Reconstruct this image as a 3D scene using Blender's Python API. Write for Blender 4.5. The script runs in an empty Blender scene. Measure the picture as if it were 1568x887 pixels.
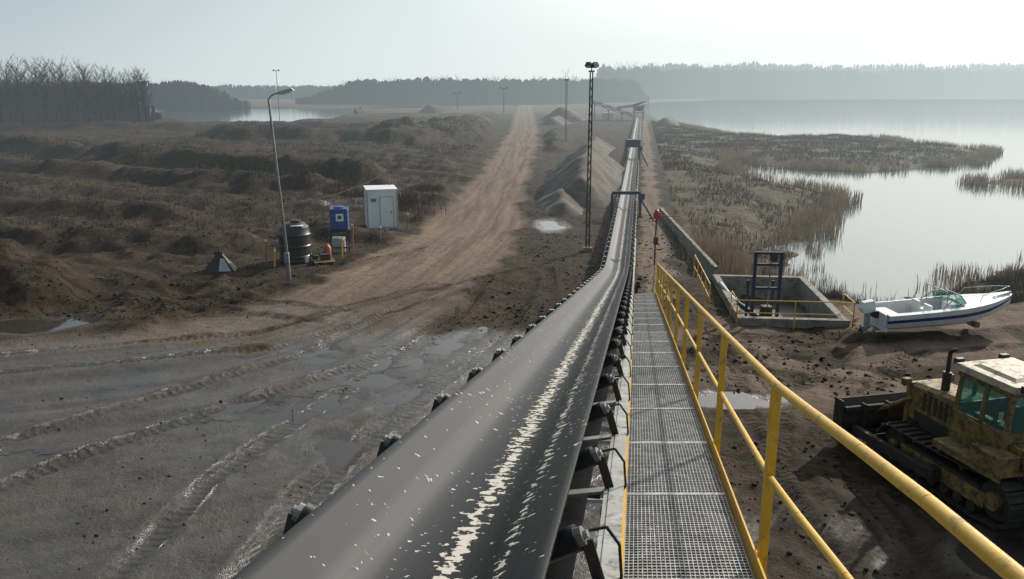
import bpy, math, random, bmesh
import numpy as np
from mathutils import Vector, Matrix
random.seed(4); rng=np.random.default_rng(7)
scene=bpy.context.scene

# ------------------------------------------------------------------ noise
def _h(xi,yi,seed):
    h=(xi*374761393+yi*668265263+seed*1442695041)&0x7fffffff
    h=((h^(h>>13))*1274126177)&0x7fffffff
    h=(h^(h>>16))&0xffff
    return h/65535.0
def vn(x,y,seed=0):
    x=np.asarray(x,float); y=np.asarray(y,float)
    xf=np.floor(x); yf=np.floor(y); fx=x-xf; fy=y-yf
    xi=xf.astype(np.int64); yi=yf.astype(np.int64)
    fx=fx*fx*(3-2*fx); fy=fy*fy*(3-2*fy)
    a=_h(xi,yi,seed); b=_h(xi+1,yi,seed); c=_h(xi,yi+1,seed); d=_h(xi+1,yi+1,seed)
    return (a*(1-fx)+b*fx)*(1-fy)+(c*(1-fx)+d*fx)*fy
def fbm(x,y,seed=0,o=4):
    s=0;a=.5;t=0
    for i in range(o):
        s=s+a*vn(x*2**i+17.3*i,y*2**i-9.1*i,seed+i); t+=a; a*=.5
    return s/t
def ss(e0,e1,x):
    t=np.clip((x-e0)/(e1-e0),0,1); return t*t*(3-2*t)
def polydist(x,y,pl,closed=False):
    pl=np.array(pl,float); n=len(pl)
    best=np.full(x.shape,1e9); al=np.zeros(x.shape); side=np.zeros(x.shape); acc=0
    w=np.zeros(x.shape)
    for i in range(n if closed else n-1):
        a=pl[i]; b=pl[(i+1)%n]; dx,dy=b[0]-a[0],b[1]-a[1]; L=math.hypot(dx,dy)
        t=np.clip(((x-a[0])*dx+(y-a[1])*dy)/(L*L),0,1)
        d=np.hypot(x-a[0]-t*dx,y-a[1]-t*dy); m=d<best
        best=np.where(m,d,best); al=np.where(m,acc+t*L,al)
        side=np.where(m,np.sign((x-a[0])*dy-(y-a[1])*dx),side)
        w=np.where(m,i+t,w); acc+=L
    return best,al,side,w
def inpoly(x,y,pl):
    r=np.zeros(x.shape,bool); n=len(pl)
    for i in range(n):
        x1,y1=pl[i]; x2,y2=pl[(i+1)%n]
        if y1==y2: continue
        c=((y1>y)!=(y2>y))&(x<(x2-x1)*(y-y1)/(y2-y1)+x1); r^=c
    return r

# ------------------------------------------------------------------ layout
LAKE=[(44,233),(46,175),(54,161.7),(64,166),(75,163),(71,146),(77.7,131.5),(64,111),(46,100),(35,104),(31.6,117),(27.5,104),(26.5,91),(31,78),(30.7,73.5),(24.3,62.3),(19.4,52.7),(16,46.5),(14.6,41.8),(15.6,39.2),(17.4,37.6),(20.8,38.4),(25,41.5),(29.2,44.3),(45,52),(75,58),(140,66),(300,90),(700,120),(1000,420),(900,800),(480,768),(300,755),(180,720),(110,620),(82,516),(66,400),(52,300)]
ISLE=[(50,86),(56,91),(66,94),(80,92),(84,84),(70,79),(56,81)]
POND=[(-72,221),(-100,246),(-122,286),(-150,340),(-176,429),(-120,420),(-53,460),(-20,450),(-50,400),(-78,368),(-60,320),(-60,273),(-62,240)]
ROAD=[(10,600),(7.8,464),(5,331),(2.7,177),(1.2,135),(-.45,91),(-1.75,68.5),(-2.6,52.8),(-4.2,41.8),(-6.1,33.6),(-7.5,29.7),(-11,25.5),(-20,22),(-45,18)]
RHW=[4,4,4,3.4,3.3,2.9,2.8,3.2,3.8,4.4,4.6,5,5.5,7]
def XB(y): return -.875+.159*y
PIT=[(9.1,30.3),(13.0,29.9),(13.9,37.2),(9.9,37.6)]
PUD=[(2.7,53.5,.9,2.0,.0),(-12.6,62,1.8,1.4,.2),(-18.9,29.6,2.2,1.0,.1),(6.4,22.3,1.9,.5,-.1),(10.4,13.9,1.1,.8,0),
     (-4.1,24.6,1.4,2.4,-.5),(-2.2,27.6,.7,2.0,-.4),(-6.6,26.4,.8,1.1,.3),(-6.6,21.6,1.8,1.0,.2),(-1.9,21.0,.6,2.2,-.5),(-24,96,3,1,-.3),(-36,84,2.5,.8,-.3),(-4.6,19.0,.8,1.0,.2),(-3.2,22.6,.5,1.6,-.5)]
FLAT=[(-11.5,42,3),(-9.6,45,3),(-8.7,52.5,3.4),(-14.9,40,1.6),(-10.8,37.6,1.2),(16,31,5)]
TR=[]
def tr(pts,g=1.9):
    pts=np.array(pts,float); d=np.gradient(pts,axis=0); d/=np.linalg.norm(d,axis=1)[:,None]
    n=np.stack([d[:,1],-d[:,0]],1)
    TR.append(pts+n*g/2); TR.append(pts-n*g/2)
tr([(5.2,12),(5.4,18),(6.2,24),(7.5,28)]); tr([(7.5,12),(7.2,17),(9,22),(13,27),(20,28.5)])
tr([(-4.5,12),(-3.2,18),(-1.0,24),(1.5,30)]); tr([(-1.5,12),(-1.5,17),(0,22),(2.5,28),(2.8,40)])
tr([(-15,34),(-13,37),(-9,41),(-6,46)]); tr([(-30,24),(-20,24.5),(-9,28),(-3,36)],2.1)
tr([(-24,44),(-18,38),(-12,33),(-7,31)]); tr([(12,24),(9.5,25.5),(6,25.8),(3.5,26)])
tr([(-26,36),(-17,35),(-13,32.5),(-9,32)]); tr([(8.6,12),(8.4,15),(7.4,20),(7.2,27)])
tr([(-6.5,12),(-6,17),(-4,23),(-1.5,29),(0,38)],2.3); tr([(-16,12),(-12,19),(-6,26),(-2,36)],2.4)

def terrain(x,y,full=True):
    x=np.asarray(x,float); y=np.asarray(y,float)
    n1=fbm(x/9,y/9,1,4); n2=fbm(x/2.2,y/2.2,11,4); n3=fbm(x/.55,y/.55,21,3)
    rd,ral,rs,rw=polydist(x,y,ROAD); hw=np.interp(rw,np.arange(len(RHW)),RHW)
    e=rd-hw+(n2-.5)*2.6
    road=1-ss(-1.2,.9,e)
    yard=ss(-1.5,2.5,28.3-y+(n2-.5)*4+np.clip((x+3)*.15,-2,6))*(1-ss(1.,4,x-XB(y)))
    lakein=inpoly(x,y,LAKE)&~inpoly(x,y,ISLE)
    d1=polydist(x,y,LAKE,True)[0]; d1=np.minimum(d1,polydist(x,y,ISLE,True)[0])
    sdl=np.where(lakein,-d1,d1)+(n2-.5)*2.6*np.clip(1-y/600,0,1)
    pin=inpoly(x,y,POND); d2=polydist(x,y,POND,True)[0]; sdp=np.where(pin,-d2,d2)+(n1-.5)*8
    sd=np.minimum(sdl,sdp)
    flat=np.maximum(road,yard)
    left=ss(0,6,-(x+1.5))
    far=1-ss(220,420,np.hypot(x,y))
    nf=(1-flat)*far
    z=(n1-.5)*.5*nf
    z=z+nf*left*(ss(.40,.62,n1)*.35+(np.abs(n2-.5)*-1.3+.2))
    acr=.54*x+.84*y+(n1-.5)*7
    z=z+nf*left*(1-np.abs(np.sin(acr*.62)))*.5*ss(.3,.6,fbm(x/18,y/18,41,2))
    z=z+nf*left*np.sin(acr*3.1)*.05
    z=z+(1-flat)*(n2-.5)*.42*far+(n3-.5)*.16*(1-flat*.75)
    bn=fbm(x/5,y/5,31,3); bump2=fbm(x/2.5,y/2.5,35,3)
    def berm(pl,h,w):
        d=polydist(x,y,pl)[0]+(bump2-.5)*w*.9; return h*np.exp(-np.maximum(d/w,0)**3)*(.75+.5*bn)
    offroad=ss(.5,3,e)
    b=berm([(-110,138),(-78,123),(-45,98),(-14,76)],1.7,2.4)+berm([(-100,112),(-60,93),(-30,75),(-16,68)],1.1,1.9)
    b=b+berm([(-60,68),(-42,60),(-24,56)],.8,2.2)+berm([(-50,143),(-36,141),(-22,140)],2.3,5)
    b=b+berm([(-18,130),(-12,150),(-11,190)],2.4,6)+berm([(-30,165),(-60,180),(-110,175)],1.5,5)
    b=b+berm([(-38,43),(-27,38.5),(-21.5,34.8)],1.6,1.9)+berm([(-40,50),(-25,47),(-17,46)],.8,1.8)
    b=b+berm([(3.5,38),(4.2,30)],.35,.9)+berm([(5.2,120),(9,170)],1.0,2.5)
    z=z+b*offroad*(1-yard)
    rdc=rd*rs
    rut=np.sin(rdc*2.9+(n1-.5)*5)*.035+np.sin(rdc*7.1+(n1-.5)*9)*.014
    z=z+road*rut*(1-.5*yard)+yard*((n1-.5)*.12+rut*.5+(n3-.5)*.03)
    for fx,fy,fr in FLAT:
        k=1-ss(fr*.6,fr,np.hypot(x-fx,y-fy)); z=z*(1-k)+(n3-.5)*.03*k
    off=x-XB(y); cor=(1-ss(2.5,5,np.abs(off)))*(y>20); z=z*(1-cor*.8)
    tread=np.zeros(x.shape); tc=np.zeros(x.shape)
    near=(y>8)&(y<50)&(np.abs(x)<36)
    if near.any():
        xs,ys=x[near],y[near]; tm=np.zeros(xs.shape); tcc=np.zeros(xs.shape); wb=(n2[near]-.5)*.5
        for t in TR:
            d,al,_,_=polydist(xs,ys,t); d=np.abs(d+wb*.35); m=1-ss(.2,.36,d); up=m>tm
            tm=np.where(up,m,tm); tcc=np.where(up,al,tcc)
            bz=np.exp(-((d-.38)/.14)**2)*.055-m*.055; z[near]+=bz*(.4+1.2*n1[near])
        tread[near]=tm; tc[near]=tcc
    pudm=np.zeros(x.shape)
    for j_,(px,py,rx,ry,a) in enumerate(PUD):
        c,s=math.cos(a),math.sin(a); X=(x-px)*c+(y-py)*s; Y=-(x-px)*s+(y-py)*c
        q=np.sqrt((X/rx)**2+(Y/ry)**2); k=1-ss(.5,1.3,q+(n2-.5)*1.5); z=z*(1-k)-k*.072+k*(n3-.5)*(.06 if j_<5 else .12); pudm=np.maximum(pudm,1-ss(.6,2.0,q+(n2-.5)*.9))
        ring=ss(1.2,1.45,q)*(1-ss(1.7,2.1,q)); z=np.where(ring>0,np.maximum(z,z*(1-ring)-.02*ring),z)
    shore=ss(0,7,sd); land=np.where(sd>0,-1+shore*1.0+z*shore+ (1-shore)*(n2-.5)*.12,-1-np.minimum(-sd*.25,1.6))
    land=np.where(np.minimum(sdl,sdp)<7,land,z)
    ip=inpoly(x,y,PIT); land=np.where(ip,-.93,land)
    if not full: return land,sd,sdl
    sandy=(1-ss(.4,1.1,np.abs(off-1.9)+(n2-.5)*1.5))*(y>34)*(y<260)
    tan=np.clip(road*(1-.8*yard)*(.75+.6*n2)*(1-.4*(1-ss(30,44,y)))+sandy*.9,0,1)
    tan=np.clip(tan+road*np.exp(-((rdc-hw*.62)/1.3)**2)*(y<46)*.55,0,1)
    sr=(1-ss(4,11,np.hypot((x-14)/2,(y-27.5))))*ss(.3,.6,n2)*.75
    tan=np.clip(tan+sr,0,1)
    wet=np.clip(yard*(.65+.8*n2)+road*(1-ss(28,40,y))*.6+pudm*1.0+(1-ss(14,19,y))*(x>4)*.7*n2,0,1)
    bank=ss(2.8,4.5,off+(n2-.5)*2)*ss(38,45,y)
    gr=np.clip(bank*.95+(1-flat)*left*ss(.47,.66,fbm(x/14,y/10,51,4))*ss(52,75,y)*.55+ss(250,330,y)+(np.abs(x)>120),0,1)*(1-road)
    gr=np.where((sdl<5)&(y>38),1,gr)*(1-sandy)
    return land,sd,sdl,road,tan,wet,gr,tread,tc,rdc,ral,pudm

# ------------------------------------------------------------------ materials
class N:
    def __init__(s,mat):
        s.nt=mat.node_tree; s.nt.nodes.clear()
    def n(s,t,**k):
        nd=s.nt.nodes.new(t)
        for a,b in k.items(): setattr(nd,a,b)
        return nd
    def l(s,a,b): s.nt.links.new(a,b)
    def math(s,op,a,b=None,c=None,clamp=False):
        m=s.n('ShaderNodeMath',operation=op,use_clamp=clamp)
        for i,v in enumerate((a,b,c)):
            if v is None: continue
            if isinstance(v,(int,float)): m.inputs[i].default_value=v
            else: s.l(v,m.inputs[i])
        return m.outputs[0]
    def mix(s,f,a,b):
        m=s.n('ShaderNodeMix',data_type='RGBA')
        for i,v in ((0,f),(6,a),(7,b)):
            if isinstance(v,(int,float)): m.inputs[i].default_value=v
            elif isinstance(v,tuple): m.inputs[i].default_value=(*v,1)
            else: s.l(v,m.inputs[i])
        return m.outputs[2]
    def noise(s,vec,sc,det=5,rough=.6,dist=0):
        q=s.n('ShaderNodeTexNoise'); q.inputs['Scale'].default_value=sc; q.inputs['Detail'].default_value=det
        q.inputs['Roughness'].default_value=rough; q.inputs['Distortion'].default_value=dist
        if vec is not None: s.l(vec,q.inputs['Vector'])
        return q.outputs[0]
    def ramp(s,v,a,b):
        m=s.n('ShaderNodeMapRange',clamp=True); m.inputs[1].default_value=a; m.inputs[2].default_value=b
        s.l(v,m.inputs[0]); return m.outputs[0]
    def attr(s,name): return s.n('ShaderNodeAttribute',attribute_name=name)

def haze_group():  # distance haze painted onto surfaces as emission, brighter towards the sun side
    g=bpy.data.node_groups.new('painted_haze','ShaderNodeTree')
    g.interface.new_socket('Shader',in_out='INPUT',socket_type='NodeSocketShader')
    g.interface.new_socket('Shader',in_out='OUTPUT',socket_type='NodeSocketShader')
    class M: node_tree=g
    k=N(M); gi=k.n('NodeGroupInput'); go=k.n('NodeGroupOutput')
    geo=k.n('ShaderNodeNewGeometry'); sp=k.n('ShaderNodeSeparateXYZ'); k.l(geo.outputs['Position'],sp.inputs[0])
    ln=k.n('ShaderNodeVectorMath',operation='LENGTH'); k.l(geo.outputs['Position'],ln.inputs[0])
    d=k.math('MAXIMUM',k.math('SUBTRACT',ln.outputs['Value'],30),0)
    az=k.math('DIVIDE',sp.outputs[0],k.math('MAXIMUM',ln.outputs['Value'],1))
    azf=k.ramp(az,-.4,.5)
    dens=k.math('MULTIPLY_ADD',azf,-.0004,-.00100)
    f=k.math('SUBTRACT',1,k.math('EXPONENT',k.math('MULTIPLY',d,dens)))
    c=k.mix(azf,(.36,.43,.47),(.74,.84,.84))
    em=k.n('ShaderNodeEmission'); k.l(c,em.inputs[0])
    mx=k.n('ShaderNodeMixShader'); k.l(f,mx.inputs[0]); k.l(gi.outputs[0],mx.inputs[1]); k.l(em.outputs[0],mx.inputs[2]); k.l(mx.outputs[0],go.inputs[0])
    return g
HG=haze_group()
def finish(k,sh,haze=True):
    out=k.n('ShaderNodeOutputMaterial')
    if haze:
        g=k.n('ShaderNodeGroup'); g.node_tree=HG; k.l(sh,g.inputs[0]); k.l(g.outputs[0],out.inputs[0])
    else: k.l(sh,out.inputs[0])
def new(name):
    m=bpy.data.materials.new(name); m.use_nodes=True; return m,N(m)
def mat(name,c1,c2=None,sc=3,rough=.6,metal=0,bump=.1,bsc=None,haze=True,dirt=None,dirtamt=.5,coat=0,transl=0,vstretch=1,spec=None):
    m,k=new(name); c2=c2 or tuple(v*.7 for v in c1)
    tc=k.n('ShaderNodeTexCoord'); v=tc.outputs['Object']
    if vstretch!=1:
        mp=k.n('ShaderNodeMapping'); mp.inputs['Scale'].default_value=(1,1,vstretch); k.l(v,mp.inputs[0]); v=mp.outputs[0]
    f=k.ramp(k.noise(v,sc,4,.65),.35,.65); col=k.mix(f,c1,c2)
    p=k.n('ShaderNodeBsdfPrincipled')
    if spec is not None: p.inputs['Specular IOR Level'].default_value=spec
    if dirt:
        df=k.ramp(k.noise(v,sc*2.3,6,.75,.5),.62-dirtamt*.3,.75-dirtamt*.2); col=k.mix(df,col,dirt)
        k.l(k.math('MULTIPLY_ADD',df,.9-rough,rough),p.inputs['Roughness'])
        if metal: k.l(k.math('MULTIPLY_ADD',df,-metal,metal),p.inputs['Metallic'])
    else:
        k.l(k.math('MULTIPLY_ADD',f,.12,rough-.06),p.inputs['Roughness']); p.inputs['Metallic'].default_value=metal
    k.l(col,p.inputs['Base Color'])
    if coat: p.inputs['Coat Weight'].default_value=coat
    if bump:
        b=k.n('ShaderNodeBump'); b.inputs['Strength'].default_value=min(1,bump*3); b.inputs['Distance'].default_value=.02
        k.l(k.noise(v,bsc or sc*6,4,.6),b.inputs['Height']); k.l(b.outputs[0],p.inputs['Normal'])
    sh=p.outputs[0]
    if transl:
        t=k.n('ShaderNodeBsdfTranslucent'); k.l(col,t.inputs[0]); mx=k.n('ShaderNodeMixShader'); mx.inputs[0].default_value=transl
        k.l(sh,mx.inputs[1]); k.l(t.outputs[0],mx.inputs[2]); sh=mx.outputs[0]
    finish(k,sh,haze); return m

def ground_mat():
    m,k=new('muddy_earth'); tc=k.n('ShaderNodeTexCoord'); v=tc.outputs['Object']
    a=k.attr('mask'); sp=k.n('ShaderNodeSeparateColor'); k.l(a.outputs['Color'],sp.inputs[0]); R,G,B=sp.outputs
    rc_=k.attr('roadc'); mp=k.n('ShaderNodeMapping'); mp.inputs['Scale'].default_value=(1.5,.09,1); k.l(rc_.outputs['Vector'],mp.inputs[0])
    ns=k.noise(mp.outputs[0],1.2,4,.62,.6)
    nb=k.noise(v,.35,5,.7); nm=k.noise(v,2.1,6,.72,.4); nf=k.noise(v,15,4,.7)
    c=k.mix(k.ramp(nm,.35,.68),(.020,.0138,.0093),(.098,.071,.047))
    c=k.mix(k.math('MULTIPLY',k.ramp(nb,.42,.60),.65),c,(.036,.026,.0175))
    rc=k.mix(k.ramp(nm,.3,.7),(.285,.205,.148),(.155,.114,.085)); rc=k.mix(k.math('MULTIPLY',k.ramp(ns,.42,.62),.65),rc,(.095,.072,.056))
    re=k.math('ADD',R,k.math('MULTIPLY',k.math('SUBTRACT',nm,.5),.7)); re=k.math('ADD',re,k.math('MULTIPLY',k.math('SUBTRACT',ns,.5),.8)); re=k.math('MULTIPLY',k.ramp(re,.25,.85),k.ramp(R,.0,.15))
    c=k.mix(re,c,rc)
    gc=k.mix(k.ramp(nm,.35,.65),(.155,.12,.078),(.058,.046,.030))
    ge=k.math('ADD',B,k.math('MULTIPLY',k.math('SUBTRACT',nm,.5),.8)); c=k.mix(k.ramp(ge,.4,.8),c,gc)
    wc=k.mix(k.ramp(nb,.35,.65),(.088,.073,.060),(.048,.039,.032)); wc=k.mix(k.math('MULTIPLY',k.ramp(ns,.45,.7),.45),wc,(.12,.097,.078))
    wc=k.mix(k.math('MULTIPLY',k.ramp(nm,.55,.8),.6),wc,(.036,.027,.020))
    c=k.mix(k.math('MULTIPLY',G,.85),c,wc)
    pm=k.attr('pud').outputs['Fac']; c=k.mix(k.math('MULTIPLY',k.ramp(pm,.1,.8),.6),c,(.03,.023,.017))
    c=k.mix(k.math('MULTIPLY',k.ramp(nf,.52,.75),.4),c,(.022,.016,.012))
    tr_=k.attr('tread'); tcd=k.attr('treadc')
    wv=k.math('SINE',k.math('MULTIPLY',tcd.outputs['Fac'],2*math.pi/.24)); wv=k.math('MULTIPLY',wv,tr_.outputs['Fac'])
    wv=k.math('MULTIPLY',wv,k.ramp(nm,.3,.6))
    c=k.mix(k.math('MULTIPLY',tr_.outputs['Fac'],.35),c,(.026,.020,.015))
    p=k.n('ShaderNodeBsdfPrincipled'); k.l(c,p.inputs['Base Color'])
    wr=k.math('ADD',G,k.math('MULTIPLY',k.math('SUBTRACT',nb,.5),1.8)); wr=k.math('ADD',wr,k.math('MULTIPLY',k.math('SUBTRACT',ns,.5),1.1)); wr=k.math('MULTIPLY',k.ramp(wr,.35,1.05),k.ramp(G,.1,.5))
    wr=k.math('MAXIMUM',wr,k.ramp(pm,.3,.9))
    k.l(k.math('MULTIPLY_ADD',wr,-.70,.93),p.inputs['Roughness'])
    k.l(k.math('MULTIPLY_ADD',wr,.5,.12),p.inputs['Specular IOR Level'])
    h=k.math('MULTIPLY_ADD',nm,.14,k.math('MULTIPLY',nf,.035))
    h=k.math('ADD',h,k.math('MULTIPLY',ns,k.math('MULTIPLY',R,.06)))
    h=k.math('ADD',h,k.math('MULTIPLY',wv,.016))
    h=k.math('MULTIPLY',h,k.math('MULTIPLY_ADD',G,-.55,1))
    b=k.n('ShaderNodeBump'); b.inputs['Strength'].default_value=1; b.inputs['Distance'].default_value=1.0
    k.l(h,b.inputs['Height']); k.l(b.outputs[0],p.inputs['Normal']); finish(k,p.outputs[0]); return m
def water_mat(name,col,rough,bsc,bst,haze=True):
    m,k=new(name); tc=k.n('ShaderNodeTexCoord'); v=tc.outputs['Object']
    mp=k.n('ShaderNodeMapping'); mp.inputs['Scale'].default_value=(.6,1,1); k.l(v,mp.inputs[0])
    p=k.n('ShaderNodeBsdfPrincipled'); p.inputs['Base Color'].default_value=(*col,1); p.inputs['Roughness'].default_value=rough; p.inputs['IOR'].default_value=1.33
    p.inputs['Specular IOR Level'].default_value=1.0
    b=k.n('ShaderNodeBump'); b.inputs['Strength'].default_value=bst; b.inputs['Distance'].default_value=.02
    k.l(k.noise(mp.outputs[0],bsc,3,.6),b.inputs['Height']); k.l(b.outputs[0],p.inputs['Normal']); finish(k,p.outputs[0],haze); return m
def belt_mat():
    m,k=new('rubber_belt'); o=k.attr('off').outputs['Fac']; ln=k.attr('len').outputs['Fac']
    cv=k.n('ShaderNodeCombineXYZ'); k.l(o,cv.inputs[0]); k.l(ln,cv.inputs[1]); v=cv.outputs[0]
    m2=k.n('ShaderNodeMapping'); m2.inputs['Scale'].default_value=(1,1.15,1); k.l(v,m2.inputs[0]); v2=m2.outputs[0]
    wob=k.math('MULTIPLY',k.math('SUBTRACT',k.noise(v,2.0,3),.5),.10)
    n1=k.noise(v2,16,2,.5,.15); n1b=k.noise(v2,55,2,.5); n1c=k.noise(v,1.1,2,.5)
    nn=k.math('MULTIPLY_ADD',n1b,.26,k.math('MULTIPLY',n1,.88)); nn=k.math('ADD',nn,k.math('MULTIPLY',k.math('SUBTRACT',n1c,.5),.16))
    def band(c,w):
        d=k.math('ABSOLUTE',k.math('SUBTRACT',k.math('ADD',o,wob),c)); return k.math('SUBTRACT',1,k.math('DIVIDE',d,w),clamp=True)
    b1=band(.08,.11); b2=band(.355,.06); b3=band(.24,.16)
    def chips(b,th,gn): return k.ramp(k.math('MULTIPLY_ADD',b,gn,nn),th,th+.02)
    f=k.math('MAXIMUM',chips(b1,.73,.23),chips(b2,.75,.20)); f=k.math('MAXIMUM',f,chips(b3,.80,.08))
    mp=k.n('ShaderNodeMapping'); mp.inputs['Scale'].default_value=(30,.5,1); k.l(v,mp.inputs[0])
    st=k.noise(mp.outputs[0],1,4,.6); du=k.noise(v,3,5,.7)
    wing_sheen=k.math('MULTIPLY',k.ramp(o,.04,-.12),k.math('MULTIPLY_ADD',st,.6,.5))  # sunlit sheen of the left wing put into the belt colour, streaked
    c=k.mix(wing_sheen,(.008,.008,.0085),(.045,.045,.046)); c=k.mix(k.math('MULTIPLY',k.ramp(du,.5,.75),.25),c,(.045,.042,.037))
    c=k.mix(f,c,k.mix(n1b,(.70,.65,.57),(.38,.35,.30)))
    p=k.n('ShaderNodeBsdfPrincipled'); k.l(c,p.inputs['Base Color']); p.inputs['Specular IOR Level'].default_value=.18
    k.l(k.math('MAXIMUM',k.math('MULTIPLY',f,.9),k.math('MULTIPLY_ADD',st,.2,.40)),p.inputs['Roughness'])
    b=k.n('ShaderNodeBump'); b.inputs['Strength'].default_value=.7; b.inputs['Distance'].default_value=.012
    k.l(k.math('MULTIPLY_ADD',st,.05,f),b.inputs['Height']); k.l(b.outputs[0],p.inputs['Normal']); finish(k,p.outputs[0]); return m

MUD=(.07,.055,.04)
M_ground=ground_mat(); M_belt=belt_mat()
M_lake=water_mat('lake_water',(.12,.15,.145),.08,1.1,.22,False)
M_pud=water_mat('puddle_water',(.045,.038,.031),.05,3,.06,False)
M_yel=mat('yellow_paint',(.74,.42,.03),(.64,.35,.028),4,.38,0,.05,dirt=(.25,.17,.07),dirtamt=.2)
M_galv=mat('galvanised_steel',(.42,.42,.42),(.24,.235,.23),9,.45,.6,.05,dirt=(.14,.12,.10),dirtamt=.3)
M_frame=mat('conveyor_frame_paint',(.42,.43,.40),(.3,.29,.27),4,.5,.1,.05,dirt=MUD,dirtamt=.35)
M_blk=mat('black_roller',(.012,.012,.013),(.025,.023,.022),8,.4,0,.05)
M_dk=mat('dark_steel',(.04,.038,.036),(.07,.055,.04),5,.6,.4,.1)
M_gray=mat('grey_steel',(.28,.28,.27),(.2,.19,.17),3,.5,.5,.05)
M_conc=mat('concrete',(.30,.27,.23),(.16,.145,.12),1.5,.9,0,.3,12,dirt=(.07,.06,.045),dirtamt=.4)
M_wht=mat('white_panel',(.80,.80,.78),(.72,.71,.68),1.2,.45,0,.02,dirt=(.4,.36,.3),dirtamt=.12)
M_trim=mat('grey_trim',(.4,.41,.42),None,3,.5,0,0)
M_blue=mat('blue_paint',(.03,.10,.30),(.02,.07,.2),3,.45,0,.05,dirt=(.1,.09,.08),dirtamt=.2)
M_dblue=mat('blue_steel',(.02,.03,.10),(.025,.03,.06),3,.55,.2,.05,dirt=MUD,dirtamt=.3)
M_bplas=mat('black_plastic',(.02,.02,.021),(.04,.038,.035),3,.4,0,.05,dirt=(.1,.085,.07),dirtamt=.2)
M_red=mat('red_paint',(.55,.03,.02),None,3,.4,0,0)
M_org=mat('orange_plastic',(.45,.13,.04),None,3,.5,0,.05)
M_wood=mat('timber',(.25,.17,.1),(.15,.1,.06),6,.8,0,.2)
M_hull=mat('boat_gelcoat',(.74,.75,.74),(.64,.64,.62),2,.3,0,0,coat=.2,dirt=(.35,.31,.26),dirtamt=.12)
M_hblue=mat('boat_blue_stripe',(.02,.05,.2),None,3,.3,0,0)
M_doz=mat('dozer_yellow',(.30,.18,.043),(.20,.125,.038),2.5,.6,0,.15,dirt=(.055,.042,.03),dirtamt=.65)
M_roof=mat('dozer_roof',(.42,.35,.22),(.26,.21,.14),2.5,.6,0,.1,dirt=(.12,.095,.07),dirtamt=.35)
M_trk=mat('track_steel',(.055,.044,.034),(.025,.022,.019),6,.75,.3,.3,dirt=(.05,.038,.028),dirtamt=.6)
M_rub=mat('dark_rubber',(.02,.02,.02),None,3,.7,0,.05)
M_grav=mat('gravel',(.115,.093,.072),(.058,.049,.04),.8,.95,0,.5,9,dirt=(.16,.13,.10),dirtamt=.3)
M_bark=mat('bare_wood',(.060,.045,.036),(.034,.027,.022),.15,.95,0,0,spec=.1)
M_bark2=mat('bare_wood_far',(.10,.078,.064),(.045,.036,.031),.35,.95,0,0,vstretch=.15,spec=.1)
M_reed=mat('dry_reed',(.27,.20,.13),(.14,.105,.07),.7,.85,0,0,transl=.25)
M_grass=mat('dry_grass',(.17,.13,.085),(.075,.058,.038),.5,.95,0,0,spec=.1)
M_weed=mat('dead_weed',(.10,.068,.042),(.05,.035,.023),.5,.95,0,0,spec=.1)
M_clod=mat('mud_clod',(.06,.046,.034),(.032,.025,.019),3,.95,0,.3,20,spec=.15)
m,k=new('tinted_glass'); p=k.n('ShaderNodeBsdfPrincipled'); p.inputs['Base Color'].default_value=(.13,.26,.24,1); p.inputs['Roughness'].default_value=.06
t=k.n('ShaderNodeBsdfTransparent'); t.inputs[0].default_value=(.78,.92,.88,1); mx=k.n('ShaderNodeMixShader'); mx.inputs[0].default_value=.25
k.l(t.outputs[0],mx.inputs[1]); k.l(p.outputs[0],mx.inputs[2]); finish(k,mx.outputs[0],False); M_glass=m

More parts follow.
